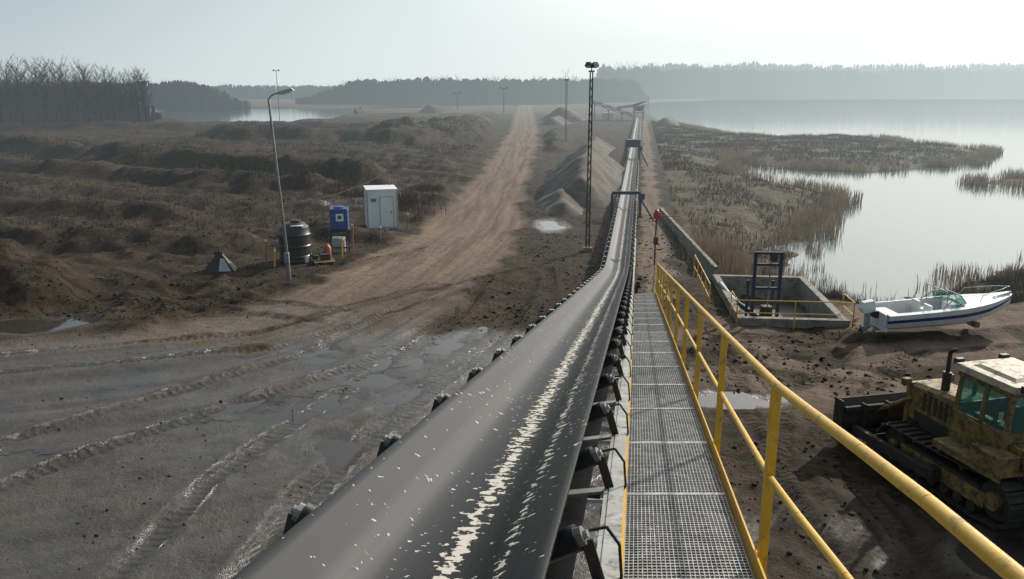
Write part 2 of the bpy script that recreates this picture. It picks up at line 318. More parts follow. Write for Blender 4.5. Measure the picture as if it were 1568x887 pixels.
# ------------------------------------------------------------------ mesh builder
class MB:
    def __init__(s,M=None): s.v=[];s.f=[];s.m=[];s.mats=[];s.M=M or Matrix()
    def mi(s,mt):
        if mt not in s.mats: s.mats.append(mt)
        return s.mats.index(mt)
    def add(s,vs,fs,mt):
        b=len(s.v); s.v+= [tuple(s.M@Vector(v)) for v in vs]; i=s.mi(mt)
        for f in fs: s.f.append(tuple(b+q for q in f)); s.m.append(i)
    def box(s,c,sz,mt,R=None,taper=None):
        hx,hy,hz=sz[0]/2,sz[1]/2,sz[2]/2; tx,ty=taper or (1,1); vs=[]
        for z in(-1,1):
            for x,y in((-1,-1),(1,-1),(1,1),(-1,1)):
                a=Vector((x*hx*(tx if z>0 else 1),y*hy*(ty if z>0 else 1),z*hz))
                if R is not None: a=R@a
                vs.append(a+Vector(c))
        s.add(vs,[(3,2,1,0),(4,5,6,7),(0,1,5,4),(1,2,6,5),(2,3,7,6),(3,0,4,7)],mt)
    def bar(s,p0,p1,w,h,mt):
        p0=Vector(p0);p1=Vector(p1);d=p1-p0; R=d.to_track_quat('Y','Z').to_matrix()
        s.box((p0+p1)/2,(w,d.length,h),mt,R)
    def cyl(s,p0,p1,r0,r1=None,mt=None,n=12):
        r1=r0 if r1 is None else r1; p0=Vector(p0);p1=Vector(p1); R=(p1-p0).to_track_quat('Z','Y').to_matrix(); vs=[]
        for p,r in((p0,r0),(p1,r1)):
            for i in range(n):
                a=2*math.pi*i/n; vs.append(p+R@Vector((r*math.cos(a),r*math.sin(a),0)))
        s.add(vs,[(i,(i+1)%n,n+(i+1)%n,n+i) for i in range(n)]+[tuple(range(n-1,-1,-1)),tuple(range(n,2*n))],mt)
    def tube(s,pts,r,mt,n=8):
        for a,b in zip(pts[:-1],pts[1:]): s.cyl(a,b,r,r,mt,n)
    def loft(s,rings,mt,closed=True,cap=True):
        n=len(rings[0]); vs=[p for r in rings for p in r]; fs=[]
        for j in range(len(rings)-1):
            for i in range(n if closed else n-1):
                a=j*n+i;b=j*n+(i+1)%n; fs.append((a,b,b+n,a+n))
        if cap and closed: fs+= [tuple(range(n-1,-1,-1)),tuple(range((len(rings)-1)*n,len(rings)*n))]
        s.add(vs,fs,mt)
    def lathe(s,c,prof,mt,n=24):
        s.loft([[(c[0]+r*math.cos(2*math.pi*i/n),c[1]+r*math.sin(2*math.pi*i/n),c[2]+z) for i in range(n)] for r,z in prof],mt)
    def obj(s,name,bevel=0,smooth=False):
        me=bpy.data.meshes.new(name); me.from_pydata(s.v,[],s.f); 
        for mt in s.mats: me.materials.append(mt)
        me.polygons.foreach_set('material_index',s.m); me.update()
        o=bpy.data.objects.new(name,me); scene.collection.objects.link(o)
        if smooth:
            me.polygons.foreach_set('use_smooth',[True]*len(me.polygons)); 
            try: me.set_sharp_from_angle(angle=math.radians(35))
            except Exception: pass
        if bevel:
            b=o.modifiers.new('Bevel','BEVEL'); b.width=bevel; b.segments=2; b.limit_method='ANGLE'
        return o
def npmesh(name,co,faces,mt,smooth=False):
    me=bpy.data.meshes.new(name); co=np.asarray(co,np.float32); faces=np.asarray(faces,np.int32); k=faces.shape[1]
    me.vertices.add(len(co)); me.vertices.foreach_set('co',co.ravel()); me.loops.add(faces.size); me.loops.foreach_set('vertex_index',faces.ravel())
    me.polygons.add(len(faces)); me.polygons.foreach_set('loop_start',np.arange(len(faces),dtype=np.int32)*k)
    me.polygons.foreach_set('loop_total',np.full(len(faces),k,np.int32))
    if smooth: me.polygons.foreach_set('use_smooth',np.ones(len(faces),bool))
    me.update(calc_edges=True); me.materials.append(mt)
    o=bpy.data.objects.new(name,me); scene.collection.objects.link(o); return o
def TM(x,y,z=0,deg=0): return Matrix.Translation((x,y,z))@Matrix.Rotation(math.radians(deg),4,'Z')
def hz(x,y): return float(terrain(np.array([float(x)]),np.array([float(y)]),False)[0][0])

# ------------------------------------------------------------------ ground
xs=12*np.sinh(.0142*np.arange(-425,426)); ys=14+16*np.sinh(.0106*np.arange(-165,548))
GX,GY=np.meshgrid(xs,ys); sh=GX.shape
Z,sd,sdl,road,tan,wet,gr,tread,treadc,rdc,ral,pudm=terrain(GX.ravel(),GY.ravel())
co=np.stack([GX.ravel(),GY.ravel(),Z],1)
idx=np.arange(GX.size).reshape(sh)
F=np.stack([idx[:-1,:-1],idx[:-1,1:],idx[1:,1:],idx[1:,:-1]],-1).reshape(-1,4)
def setattrs(o,sel):
    me=o.data; c=np.zeros((len(sel),4),np.float32); c[:,0]=tan[sel]; c[:,1]=wet[sel]; c[:,2]=gr[sel]; c[:,3]=1
    a=me.attributes.new('mask','FLOAT_COLOR','POINT'); a.data.foreach_set('color',c.ravel())
    for nm,dat in(('tread',tread),('treadc',treadc),('pud',pudm)):
        a=me.attributes.new(nm,'FLOAT','POINT'); a.data.foreach_set('value',dat[sel].astype(np.float32))
    a=me.attributes.new('roadc','FLOAT_VECTOR','POINT'); a.data.foreach_set('vector',np.stack([rdc[sel],ral[sel],ral[sel]*0],1).astype(np.float32).ravel())
g=npmesh('ground',co,F,M_ground,True); setattrs(g,np.arange(len(co)))
rf=F[(road[F].max(1)>.03)&(GY.ravel()[F[:,0]]<600)&(GY.ravel()[F[:,0]]>5)]
u,inv=np.unique(rf,return_inverse=True); rc=co[u].copy(); rc[:,2]+=.006
r=npmesh('dirt_road',rc,inv.reshape(-1,4),M_ground,True); setattrs(r,u)

def sheet(name,pts,z,mt):
    me=bpy.data.meshes.new(name); me.from_pydata([(x,y,z) for x,y in pts],[],[tuple(range(len(pts)))]); me.materials.append(mt)
    o=bpy.data.objects.new(name,me); scene.collection.objects.link(o)
sheet('lake',[(14,36),(2000,36),(2000,900),(20,900),(20,120)],-1.0,M_lake)
sheet('pond',[(-60,200),(0,300),(0,480),(-200,480),(-200,220)],-1.0,M_lake)
for ip_,(px,py,rx,ry,a) in enumerate(PUD):
    c,s_=math.cos(a),math.sin(a); P=[]
    for i in range(28):
        t=2*math.pi*i/28; X=rx*1.5*math.cos(t);Y=ry*1.5*math.sin(t); P.append((px+X*c-Y*s_,py+X*s_+Y*c))
    sheet('puddle',P,(-.052 if ip_<5 else -.062)+.0013*(ip_%5 if ip_<5 else ip_-5),M_pud)

# ------------------------------------------------------------------ conveyor
def zc(y):
    d=7.5-.19*y-.7; return .7+.5*(d+math.sqrt(d*d+.16))
def CP(y,off,dz=0): return Vector((XB(y)+off*.9876,y-off*.157,zc(y)+dz))
yl=[-4+.5*i for i in range(100)]; yl=[q for q in yl if q<46]+[46+4*i for i in range(49)]
prof=[]
for i in range(25):
    o_=-.545+1.115*i/24; a=abs(o_); prof.append((o_,0 if a<.14 else .58*(a-.14)*min(1,(a-.14)/.16)))
V=[];OFF=[];LEN=[]
for q in yl:
    for o_,dz in prof: V.append(tuple(CP(q,o_,dz))); OFF.append(o_); LEN.append(q)
n=len(prof); fs=[(j*n+i,j*n+i+1,(j+1)*n+i+1,(j+1)*n+i) for j in range(len(yl)-1) for i in range(n-1)]
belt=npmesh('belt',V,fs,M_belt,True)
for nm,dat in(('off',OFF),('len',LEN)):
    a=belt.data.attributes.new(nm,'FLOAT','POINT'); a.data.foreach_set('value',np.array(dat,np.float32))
sm=belt.modifiers.new('Solidify','SOLIDIFY'); sm.thickness=.014; sm.offset=-1
conv=bpy.data.objects.new('belt_conveyor',None); scene.collection.objects.link(conv); belt.parent=conv
fr=MB()
def sweep(mb,off,dz,w,h,y0,y1,mt,st=1.0):
    N_=max(2,int((y1-y0)/st)+1); R=[]
    for i in range(N_):
        y=y0+(y1-y0)*i/(N_-1); c=CP(y,off,dz); R.append([c+Vector((-w/2,0,-h/2)),c+Vector((w/2,0,-h/2)),c+Vector((w/2,0,h/2)),c+Vector((-w/2,0,h/2))])
    mb.loft(R,mt)
for sgn in(-1,1):
    sweep(fr,sgn*.76,-.13,.07,.16,-4,235,M_frame)
    sweep(fr,sgn*.73,-1.05,.08,.08,-4,30,M_frame)
sweep(fr,.80,-.045,.09,.012,-4,45,M_frame)
y=-3.5;i=0
while y<29.5:
    for sgn in(-1,1):
        fr.bar(CP(y,sgn*.73,-1.05),CP(y,sgn*.73,-.2),.05,.05,M_frame)
        fr.bar(CP(y,sgn*.73,-1.05 if i%2 else -.2),CP(y+1.35,sgn*.73,-.2 if i%2 else -1.05),.05,.05,M_frame)
    fr.bar(CP(y,-.73,-1.05),CP(y,.73,-1.05),.05,.05,M_frame); y+=1.35;i+=1
for y in(6,14,22,29):
    for sgn in(-1,1):
        t=CP(y,sgn*.73,-1.1); fr.bar(t,(t.x+sgn*.35,t.y,-.2),.14,.14,M_frame)
    t=CP(y,0,-1.1); 
    for z in(t.z*.33,t.z*.66): fr.bar((t.x-.9,t.y,z),(t.x+.9,t.y,z),.08,.08,M_frame)
y=33
while y<235:
    for sgn in(-1,1):
        t=CP(y,sgn*.76,-.2); fr.bar(t,(t.x+sgn*.1,t.y,-.3),.07,.07,M_frame)
    y+=2.7 if y<90 else 6
fo=fr.obj('frame'); fo.parent=conv
ro=MB(); y=3.3-1.35*5
while y<110:
    nseg=16 if y<25 else 8
    for sgn in(-1,1):
        a=CP(y,sgn*.20,-.085); b=CP(y,sgn*.655,.165); d=(b-a).normalized()
        ro.cyl(a,b,.062,.062,M_blk,nseg); ro.cyl(b,b+d*.03,.045,.045,M_gray,8); ro.cyl(b+d*.03,b+d*.05,.02,.02,M_galv,8)
        e=CP(y,sgn*.76,-.06); ro.bar(e,b+d*.045+Vector((0,0,-.03)),.012,.055,M_dk); ro.bar(CP(y,sgn*.2,-.17),e,.06,.02,M_frame)
        if sgn>0 and y<25:
            pts=[CP(y+.06,.70,.18),CP(y+.07,.78,.20),CP(y+.06,.84,.12),CP(y+.04,.855,-.04),CP(y+.02,.8,-.12)]
            ro.tube(pts,.008,M_rub,6)
    ro.cyl(CP(y,-.2,-.085),CP(y,.2,-.085),.066,.066,M_blk,nseg)
    if int(y)%3==0: ro.cyl(CP(y,-.65,-.57),CP(y,.65,-.57),.05,.05,M_blk,8)
    y+=1.35 if y<60 else 2.7
rob=ro.obj('idler_rollers',smooth=True); rob.parent=conv
rb=MB(); sweep(rb,0,-.5,1.15,.012,-4,230,M_blk); rbo=rb.obj('return_belt'); rbo.parent=conv
def WP(y,off,dz=0):
    return Vector((XB(y)+off,y,9-1.93-.19*y+dz))
wk=MB(); y0,y1=-3.0,28.2
nb=27
for i in range(nb+1):
    o_=.875+.73*i/nb; wk.bar(WP(y0,o_),WP(y1,o_),.005,.025,M_galv)
st=.042; q=y0
while q<y1:
    w=.006 if q<12 else .008
    wk.bar(WP(q,.875,.008),WP(q,1.605,.008),w,.01,M_galv)
    q+=st if q<9 else (.084 if q<16 else .17)
q=y0+.9
while q<y1:
    wk.bar(WP(q,.87,.004),WP(q,1.61,.004),.035,.03,M_galv); wk.bar(WP(q,.87,-.07),WP(q,1.61,-.07),.05,.09,M_frame); q+=1.5
wk.bar(WP(y0,.86,.0),WP(y1,.86,.0),.022,.06,M_yel); wk.bar(WP(y0,1.635,.02),WP(y1,1.635,.02),.012,.16,M_yel)
wk.bar(WP(y0,1.66,-.09),WP(y1,1.66,-.09),.05,.12,M_frame); wk.bar(WP(y0,.83,-.12),WP(y1,.83,-.12),.05,.14,M_frame)
wk.obj('conveyor_walkway')
rl=MB()
def RO(y): return 1.675+.14*float(1-ss(1.6,4.6,np.array(y)))
yy=[-1.5,0,1.6,2.2,2.8,3.5,4.15]+[6.65+2.5*i for i in range(9)]
def RP(y,h): return WP(y,RO(y),h)
for h,rr in((1.12,.026),(.57,.02)):
    pts=[RP(q,h) for q in yy]+[WP(28.2,1.675,h)]; rl.tube(pts,rr,M_yel,14)
for q in [-1.2,1.45]+[4.15+2.5*i for i in range(10)]:
    rl.box((RP(q,.52)),(.05,.05,1.22),M_yel); rl.box(RP(q,-.02)+Vector((-.02,0,0)),(.012,.13,.16),M_yel)
rl.tube([WP(28.2,1.675,1.12),WP(28.2,1.675,-.05)],.024,M_yel,10)
rl.obj('walkway_handrail',bevel=.004,smooth=True)
stp=MB()
e=WP(28.2,1.22); 
for i in range(8):
    f=(i+.5)/8; stp.box((e.x+.27*f*1.0,e.y+1.7*f,e.z*(1-f)),(.66,.22,.03),M_galv)
for sx in(-.35,.35): stp.bar((e.x+sx,e.y,e.z),(e.x+sx+.27,e.y+1.8,0),.03,.16,M_yel)
for sx in(-.35,.35):
    stp.tube([(e.x+sx,e.y,e.z+1.0),(e.x+sx+.27,e.y+1.8,.95),(e.x+sx+.27,e.y+1.8,0)],.02,M_yel,8)
stp.box((e.x-.1,e.y+2.6,.7),(.5,.5,1.4),M_dk); stp.cyl((e.x-.2,e.y+2.3,1.5),(e.x+.2,e.y+2.3,1.5),.16,.16,M_dk)
stp.obj('access_stairs')
def portal(y,wd,h0,h,mt,name,box=False):
    b=MB(); c=CP(y,0)
    b.bar((c.x-wd,y,h),(c.x+wd,y,h),.22,.22,mt)
    for s in(-1,1): b.bar((c.x+s*wd,y,h),(c.x+s*(wd+.05),y,-.3),.16,.16,mt)
    b.bar((c.x+wd,y,h-.3),(c.x+wd+.9,y-1.8,-.2),.14,.14,mt); b.box((c.x+wd+.1,y,h-.25),(.4,.4,.45),mt)
    if box:
        b.box((c.x,y+.5,h+.3),(wd*2,1.6,.9),mt); 
        for s in(-1,1): b.box((c.x+s*wd,y+.5,h-.5),(.08,1.6,1.6),mt)
    b.obj(name,bevel=.01)
portal(57,1.0,0,1.75,M_dblue,'belt_guard_portal'); portal(97,.8,0,2.3,M_dblue,'belt_drive_housing',True)

# ------------------------------------------------------------------ lamps, masts
def street_lamp():
    b=MB(); z=hz(-10.8,37.6); b.cyl((-10.8,37.6,z-.2),(-10.83,37.6,1.2),.1,.09,M_gray); b.cyl((-10.83,37.6,1.2),(-11.15,37.5,8.55),.075,.05,M_gray)
    b.tube([(-11.15,37.5,8.5),(-11.05,37.5,8.66),(-10.85,37.5,8.76),(-10.6,37.5,8.83)],.035,M_gray)
    R=Matrix.Rotation(math.radians(-14),3,'Y'); b.box((-10.33,37.5,8.88),(.75,.3,.14),M_trim,R,(.8,.7)); b.box((-10.3,37.5,8.79),(.5,.22,.06),M_wht,R)
    b.box((-10.82,37.48,1.1),(.22,.2,.5),M_gray); b.obj('street_lamp',bevel=.01,smooth=True)
street_lamp()
def mast(x,y,h,w,name='floodlight_mast'):
    b=MB(); z=hz(x,y)-.3
    for sx in(-1,1):
        for sy in(-1,1): b.bar((x+sx*w,y+sy*w,z),(x+sx*w*.7,y+sy*w*.7,h-.4),.045,.045,M_dk)
    n_=int(h/.45)
    for i in range(n_):
        za=z+.2+i*(h-z-.8)/n_; zb=za+(h-z-.8)/n_; s=1 if i%2 else -1
        for sy in(-w*.85,w*.85): b.bar((x-s*w*.85,y+sy,za),(x+s*w*.85,y+sy,zb),.025,.025,M_dk); b.bar((x+sy,y-s*w*.85,za),(x+sy,y+s*w*.85,zb),.025,.025,M_dk)
    b.box((x,y,.1),(w*5,w*5,.25),M_conc)
    b.box((x,y,h-.35),(.3,.3,.08),M_dk); b.cyl((x,y,h-.4),(x,y,h),.03,.03,M_dk)
    for s in(-1,1):
        R=Matrix.Rotation(math.radians(35*s),3,'Z')@Matrix.Rotation(math.radians(-25),3,'X'); b.box((x+s*.17,y-.1,h-.02),(.34,.26,.24),M_dk,R,(.8,.8))
        b.box((x+s*.21,y-.22,h-.06),(.28,.02,.2),M_trim,R)
    b.obj(name)
mast(4.3,44.6,10.25,.095); mast(8.9,134,10.4,.14)
for x,y,h in((-3,300,9),(-22,330,7),(-110,385,17),(2,410,8)):
    b=MB(); b.cyl((x,y,-1),(x,y,h),.22,.12,M_dk,6); b.bar((x-1.6,y,h),(x+1.6,y,h),.3,.3,M_dk); b.box((x-1.2,y,h+.3),(.7,.3,.5),M_dk); b.box((x+1.2,y,h+.3),(.7,.3,.5),M_dk); b.obj('utility_pole')

b=MB(); pts=[]
for i in range(13):
    t=i/12; pts.append((-10.9+2.3*t,37.6+14*t,3.7-.2*t-1.2*t*(1-t))); 
b.tube(pts,.015,M_rub,5); b.obj('power_cable')

# ------------------------------------------------------------------ site cabin
b=MB(TM(-8.75,52.9,0,14)); W,D,H=1.95,2.3,2.45
b.box((0,0,.12+H/2),(W,D,H-.02),M_wht); b.box((0,0,.06),(W+.05,D+.05,.14),M_trim); b.box((0,0,.12+H+.03),(W+.1,D+.1,.1),M_wht)
for sx in(-1,1):
    for sy in(-1,1): b.box((sx*(W/2),sy*(D/2),.12+H/2),(.09,.09,H),M_trim)
b.box((.28,-D/2-.015,1.16),(.82,.03,1.95),M_wht)
for x_,z_,w_,h_ in((.28,2.16,.9,.04),(-.15,1.15,.04,2.0),(.71,1.15,.04,2.0)): b.box((x_,-D/2-.02,z_),(w_,.045,h_),M_trim)
b.box((.58,-D/2-.05,1.15),(.04,.06,.16),M_dk); b.box((-.55,-D/2-.015,1.95),(.35,.03,.22),M_trim)
for i in range(5): b.box((-.55,-D/2-.035,1.87+i*.04),(.32,.02,.012),M_dk)
for i in range(9): b.box((W/2+.008,-D/2+.25+i*.225,1.35),(.012,.03,2.2),M_trim)
b.cyl((.7,.8,2.6),(.7,.8,3.7),.02,.015,M_gray,6); b.box((-.3,-1.6,.06),(1.2,.6,.12),M_wood)
b.obj('site_cabin',bevel=.012)
# tanks
b=MB(TM(-11.6,41.9,.02,0))
b.lathe((0,0,0),[(.80,0),(.84,.05),(.82,.2),(.86,.25),(.86,.33),(.82,.38),(.82,.75),(.86,.8),(.86,.88),(.82,.93),(.82,1.35),(.86,1.4),(.86,1.48),(.80,1.55),(.76,1.85),(.55,2.05),(.3,2.1)],M_bplas,28)
b.lathe((.1,0,2.08),[(.28,0),(.28,.1),(.2,.14)],M_dk,16); b.box((.3,-.5,1.98),(.6,.35,.05),M_wht); b.cyl((.86,-.3,.4),(1.15,-.4,.3),.04,.04,M_dk); b.obj('water_tank',smooth=True)
b=MB(TM(-9.75,44.6,0,8))
for sx in(-.5,.5):
    for sy in(-.5,.5): b.box((sx,sy,.65),(.06,.06,1.3),M_dblue)
for z_ in(.3,1.22):
    for s in(-.5,.5): b.box((0,s,z_),(1.06,.05,.06),M_dblue); b.box((s,0,z_),(.05,1.06,.06),M_dblue)
b.box((0,0,1.28),(1.1,1.1,.05),M_dk); b.box((0,0,1.9),(.98,.98,1.15),M_blue); b.lathe((0,0,2.47),[(.3,0),(.3,.09),(.1,.12)],M_blue,14)
for i in range(4): b.box((0,0,1.5+i*.28),(1.02,1.02,.03),M_blue)
b.box((.05,-.5,2.0),(.42,.04,.42),M_wht); b.box((.05,-.525,2.02),(.22,.02,.2),M_blue); b.cyl((.4,-.5,2.3),(.48,-.52,2.9),.02,.02,M_gray,6)
b.box((-.1,-.1,.4),(.7,.7,.8),M_trim); b.obj('blue_water_tank',bevel=.02)
b=MB(TM(-10.6,42.2,.02)); b.lathe((.6,.2,0),[(.18,0),(.2,.05),(.2,.6),(.12,.72),(.05,.8)],M_org,14); b.lathe((.1,-.5,0),[(.16,0),(.19,.35)],M_dk,12); b.lathe((-.35,-.7,0),[(.14,0),(.17,.3)],M_wht,12); b.obj('gas_cylinder',smooth=True)
b=MB(TM(-10.0,41.4,.02,20))
for i in range(6): b.box((0,-.5+i*.2,.13),(1.1,.13,.025),M_wood)
for i in range(3): b.box((-.45+.45*i,0,.06),(.1,1.1,.1),M_wood)
b.box((.1,.1,.3),(.5,.4,.3),M_dk); b.obj('wooden_pallet')
for x,y,h,mt in((-13.0,41.3,1.5,M_org),(-12.3,40.4,1.1,M_yel),(-8.9,43.8,1.9,M_org),(-9.2,42.4,1.3,M_yel),(-12.6,43.5,1.3,M_wood),(-6.9,52,1.2,M_wood),(-11.4,52.5,1.3,M_yel),(-7.9,47,1,M_wood)):
    b=MB(TM(x,y,hz(x,y)-.1)); b.box((0,0,h/2),(.07,.07,h),mt,Matrix.Rotation(.06,3,'Y')); b.box((0.03,0,h*.9),(.09,.09,.12),M_wht,Matrix.Rotation(.06,3,'Y')); b.obj('marker_post')
b=MB(TM(-14.9,39.6,0,12)); b.loft([[(-.8,-.5,0),(.8,-.5,0),(.8,.5,0),(-.8,.5,0)],[(-.12,-.1,.85),(.2,-.1,.85),(.2,.1,.85),(-.12,.1,.85)]],M_dk)
b.loft([[(.02,-.512,.05),(.62,-.512,.05),(.24,-.2,.66),(.1,-.2,.66)],[(.02,-.53,.05),(.62,-.53,.05),(.24,-.22,.66),(.1,-.22,.66)]],M_trim)
b.box((0,0,.9),(.4,.06,.12),M_dk); b.cyl((.05,0,.8),(.05,0,1.25),.03,.03,M_dk); b.obj('steel_hopper',bevel=.01)
b=MB(TM(7.5,41,0)); b.cyl((0,0,-.2),(0,0,2.5),.045,.04,M_dk); b.box((0,0,2.6),(.3,.26,.32),M_red); b.lathe((0,0,2.76),[(.12,0),(.12,.1),(.04,.16)],M_red,12); b.bar((.1,0,2.62),(1.3,.1,2.52),.04,.04,M_red); b.box((0,-.1,1.3),(.22,.15,.4),M_dk); b.obj('warning_beacon',bevel=.01)
b=MB()
for i in range(8):
    t=i/8; x0=10.9-.9*t; y0_=58-20*t; x1=10.9-.9*(t+.122); y1_=58-20*(t+.122); b.bar((x0,y0_,.1),(x1,y1_,.08),.22,.9,M_conc)
b.obj('retaining_wall',bevel=.02)
# ------------------------------------------------------------------ pump pit
b=MB(); Pp=PIT
for i in range(4):
    a=Vector((*Pp[i],0)); c=Vector((*Pp[(i+1)%4],0)); d=(c-a).normalized()
    ex=.0 if i%2 else .17
    b.bar(a-d*ex+Vector((0,0,-.42)),c+d*ex+Vector((0,0,-.42)),.3,1.3 if i%2 else 1.303,M_conc)
b.box((11.5,33.8,-.93),(4,7,.04),M_dk,Matrix.Rotation(-.1,3,'Z')); b.obj('pump_pit',bevel=.015)
b=MB(TM(10.5,31.9,-.9,-4))
for sx in(-.52,.52): b.box((sx,0,1.7),(.13,.13,3.4),M_dblue); b.box((sx,1.0,1.0),(.1,.1,2.0),M_dblue)
for z_ in(3.38,2.9,1.9): b.box((0,0,z_),(1.2,.12,.1),M_dblue)
b.box((.2,.0,3.2),(.25,.3,.3),M_dk); b.cyl((.1,0,3.1),(.1,0,1.0),.03,.03,M_gray); b.cyl((.1,.2,.3),(.1,.2,1.1),.28,.24,M_dk); b.cyl((.1,.2,.4),(-.9,1.6,.9),.11,.11,M_dblue); b.cyl((-.9,1.6,.9),(-1.2,3.6,1.2),.11,.11,M_gray)
b.obj('pump_frame',bevel=.008)
def rail(pts,name,h=1.0,mt=M_yel):
    b=MB()
    for (x0,y0_),(x1,y1_) in zip(pts[:-1],pts[1:]):
        b.tube([(x0,y0_,h),(x1,y1_,h)],.024,mt,8); b.tube([(x0,y0_,h*.5),(x1,y1_,h*.5)],.018,mt,8)
        L=math.hypot(x1-x0,y1_-y0_); n_=max(1,int(L/1.5))
        for i in range(n_+1): t=i/n_; b.cyl((x0+(x1-x0)*t,y0_+(y1_-y0_)*t,-.2),(x0+(x1-x0)*t,y0_+(y1_-y0_)*t,h),.024,.024,mt,8)
    b.obj(name,smooth=True)
rail([(8.8,30.0),(13.2,29.6)],'pit_railing'); rail([(8.8,30.0),(8.95,31.4)],'pit_railing'); rail([(13.2,29.6),(13.35,31.0)],'pit_railing')
rail([(8.2,32),(8.9,38)],'side_railing',1.15)

# ------------------------------------------------------------------ boat
def boat():
    b=MB(TM(13.75,28.9,.02,5)@Matrix.Rotation(math.radians(-2.5),4,'Y')@Matrix.Scale(.91,4)); st=[0,.6,1.3,2,2.7,3.3,3.9,4.5,5.0,5.4,5.7,5.85]
    def hb(x): return 1.02*(1-max(0,(x-2.6)/3.28)**2.3)+.02
    def gz(x): return .98+.28*(x/5.85)**2
    def kz(x): return .08+.75*max(0,(x-3.4)/2.45)**2
    for sgn in(1,-1):
        lo=[];mi=[];up=[]
        for x in st:
            w=hb(x);k_=kz(x);g_=gz(x);ch=k_+(g_-k_)*.38
            lo.append([(x,0,k_),(x,sgn*w*.78,ch)]); 
            a=.62;mi.append([(x,sgn*w*.78,ch),(x,sgn*w*.9,k_+(g_-k_)*a)]); up.append([(x,sgn*w*.90,k_+(g_-k_)*a),(x,sgn*w*.95,k_+(g_-k_)*.78),(x,sgn*w,g_),(x,sgn*(w+.03),g_+.02),(x,sgn*max(w-.2,.0),g_+.05)])
        b.loft(lo,M_hull,False,False); b.loft(mi,M_hull,False,False)
        b.loft([u_[0:2] for u_ in up],M_hblue,False,False); b.loft([u_[1:] for u_ in up],M_hull,False,False)
        cs=[x for x in st if x<=3.4]; b.loft([[(x,sgn*(hb(x)-.2),gz(x)+.05),(x,sgn*(hb(x)-.24),.45)] for x in cs],M_hull,False,False)
    fd=[x for x in st if x>=3.3]; b.loft([[(x,max(hb(x)-.2,0),gz(x)+.05),(x,hb(x)*.4,gz(x)+.13),(x,0,gz(x)+.16),(x,-hb(x)*.4,gz(x)+.13),(x,-max(hb(x)-.2,0),gz(x)+.05)] for x in fd],M_hull,False,False)
    b.box((1.7,0,.45),(3.4,1.6,.03),M_trim); b.box((3.32,0,.8),(.04,1.55,.75),M_hull); b.box((.04,0,.62),(.08,1.6,.72),M_hull)
    for s in(-.42,.42): b.box((2.2,s,.65),(.5,.5,.35),M_wht); b.box((1.98,s,.98),(.1,.5,.4),M_wht)
    b.box((.5,0,.68),(.5,1.5,.4),M_wht); b.box((2.95,-.42,.9),(.35,.6,.6),M_hull)
    for s in(-1,1): b.loft([[(3.0,s*.8,1.05),(3.55,s*.55,1.15),(3.3,s*.5,1.5),(2.85,s*.72,1.4)],[(3.0,s*.815,1.05),(3.56,s*.565,1.15),(3.31,s*.515,1.5),(2.85,s*.735,1.4)]],M_glass); b.tube([(2.4,s*.8,1.1),(2.85,s*.73,1.4),(3.3,s*.5,1.51),(3.55,s*.55,1.15)],.02,M_galv,6)
    b.loft([[(3.55,.55,1.15),(3.55,-.55,1.15),(3.3,-.5,1.5),(3.3,.5,1.5)],[(3.565,.55,1.15),(3.565,-.55,1.15),(3.315,-.5,1.5),(3.315,.5,1.5)]],M_glass); b.tube([(3.3,.5,1.51),(3.3,-.5,1.51)],.02,M_galv,6)
    b.tube([(3.56,0,1.15),(3.3,0,1.5)],.018,M_galv,6)
    b.tube([(3.1,.3,1.4),(3.05,.3,2.3)],.015,M_galv,6); b.tube([(2.6,-.7,1.1),(2.6,-.7,1.75),(2.6,.7,1.75),(2.6,.7,1.1)],.02,M_galv,6)
    b.tube([(4.0,.7,1.2),(4.2,.62,1.5),(5.2,.3,1.6),(5.75,0,1.62),(5.2,-.3,1.6),(4.2,-.62,1.5),(4.0,-.7,1.2)],.014,M_galv,6)
    b.loft([[(-.15,-.16,.95),(-.6,-.16,.9),(-.6,.16,.9),(-.15,.16,.95)],[(-.12,-.2,1.1),(-.68,-.19,1.1),(-.68,.19,1.1),(-.12,.2,1.1)],[(-.16,-.16,1.42),(-.6,-.14,1.36),(-.6,.14,1.36),(-.16,.16,1.42)]],M_wht)
    b.box((-.36,0,.6),(.2,.14,.7),M_trim); b.box((-.42,0,.32),(.5,.26,.03),M_trim); b.loft([[(-.3,-.03,.32),(-.5,-.03,.32),(-.5,.03,.32),(-.3,.03,.32)],[(-.36,-.02,.0),(-.5,-.02,.0),(-.5,.02,.0),(-.36,.02,0)]],M_trim); b.cyl((-.6,0,.2),(-.3,0,.2),.07,.05,M_trim)
    for a in(0,120,240):
        R=Matrix.Rotation(math.radians(a),3,'X'); b.box(Vector((-.62,0,.2))+R@Vector((0,0,.1)),(.03,.09,.16),M_dk,R)
    b.box((-.08,0,.85),(.16,.5,.3),M_dk)
    b.box((4.3,0,.10),(.2,.6,.2),M_wood)
    b.obj('motorboat',smooth=True)
boat()
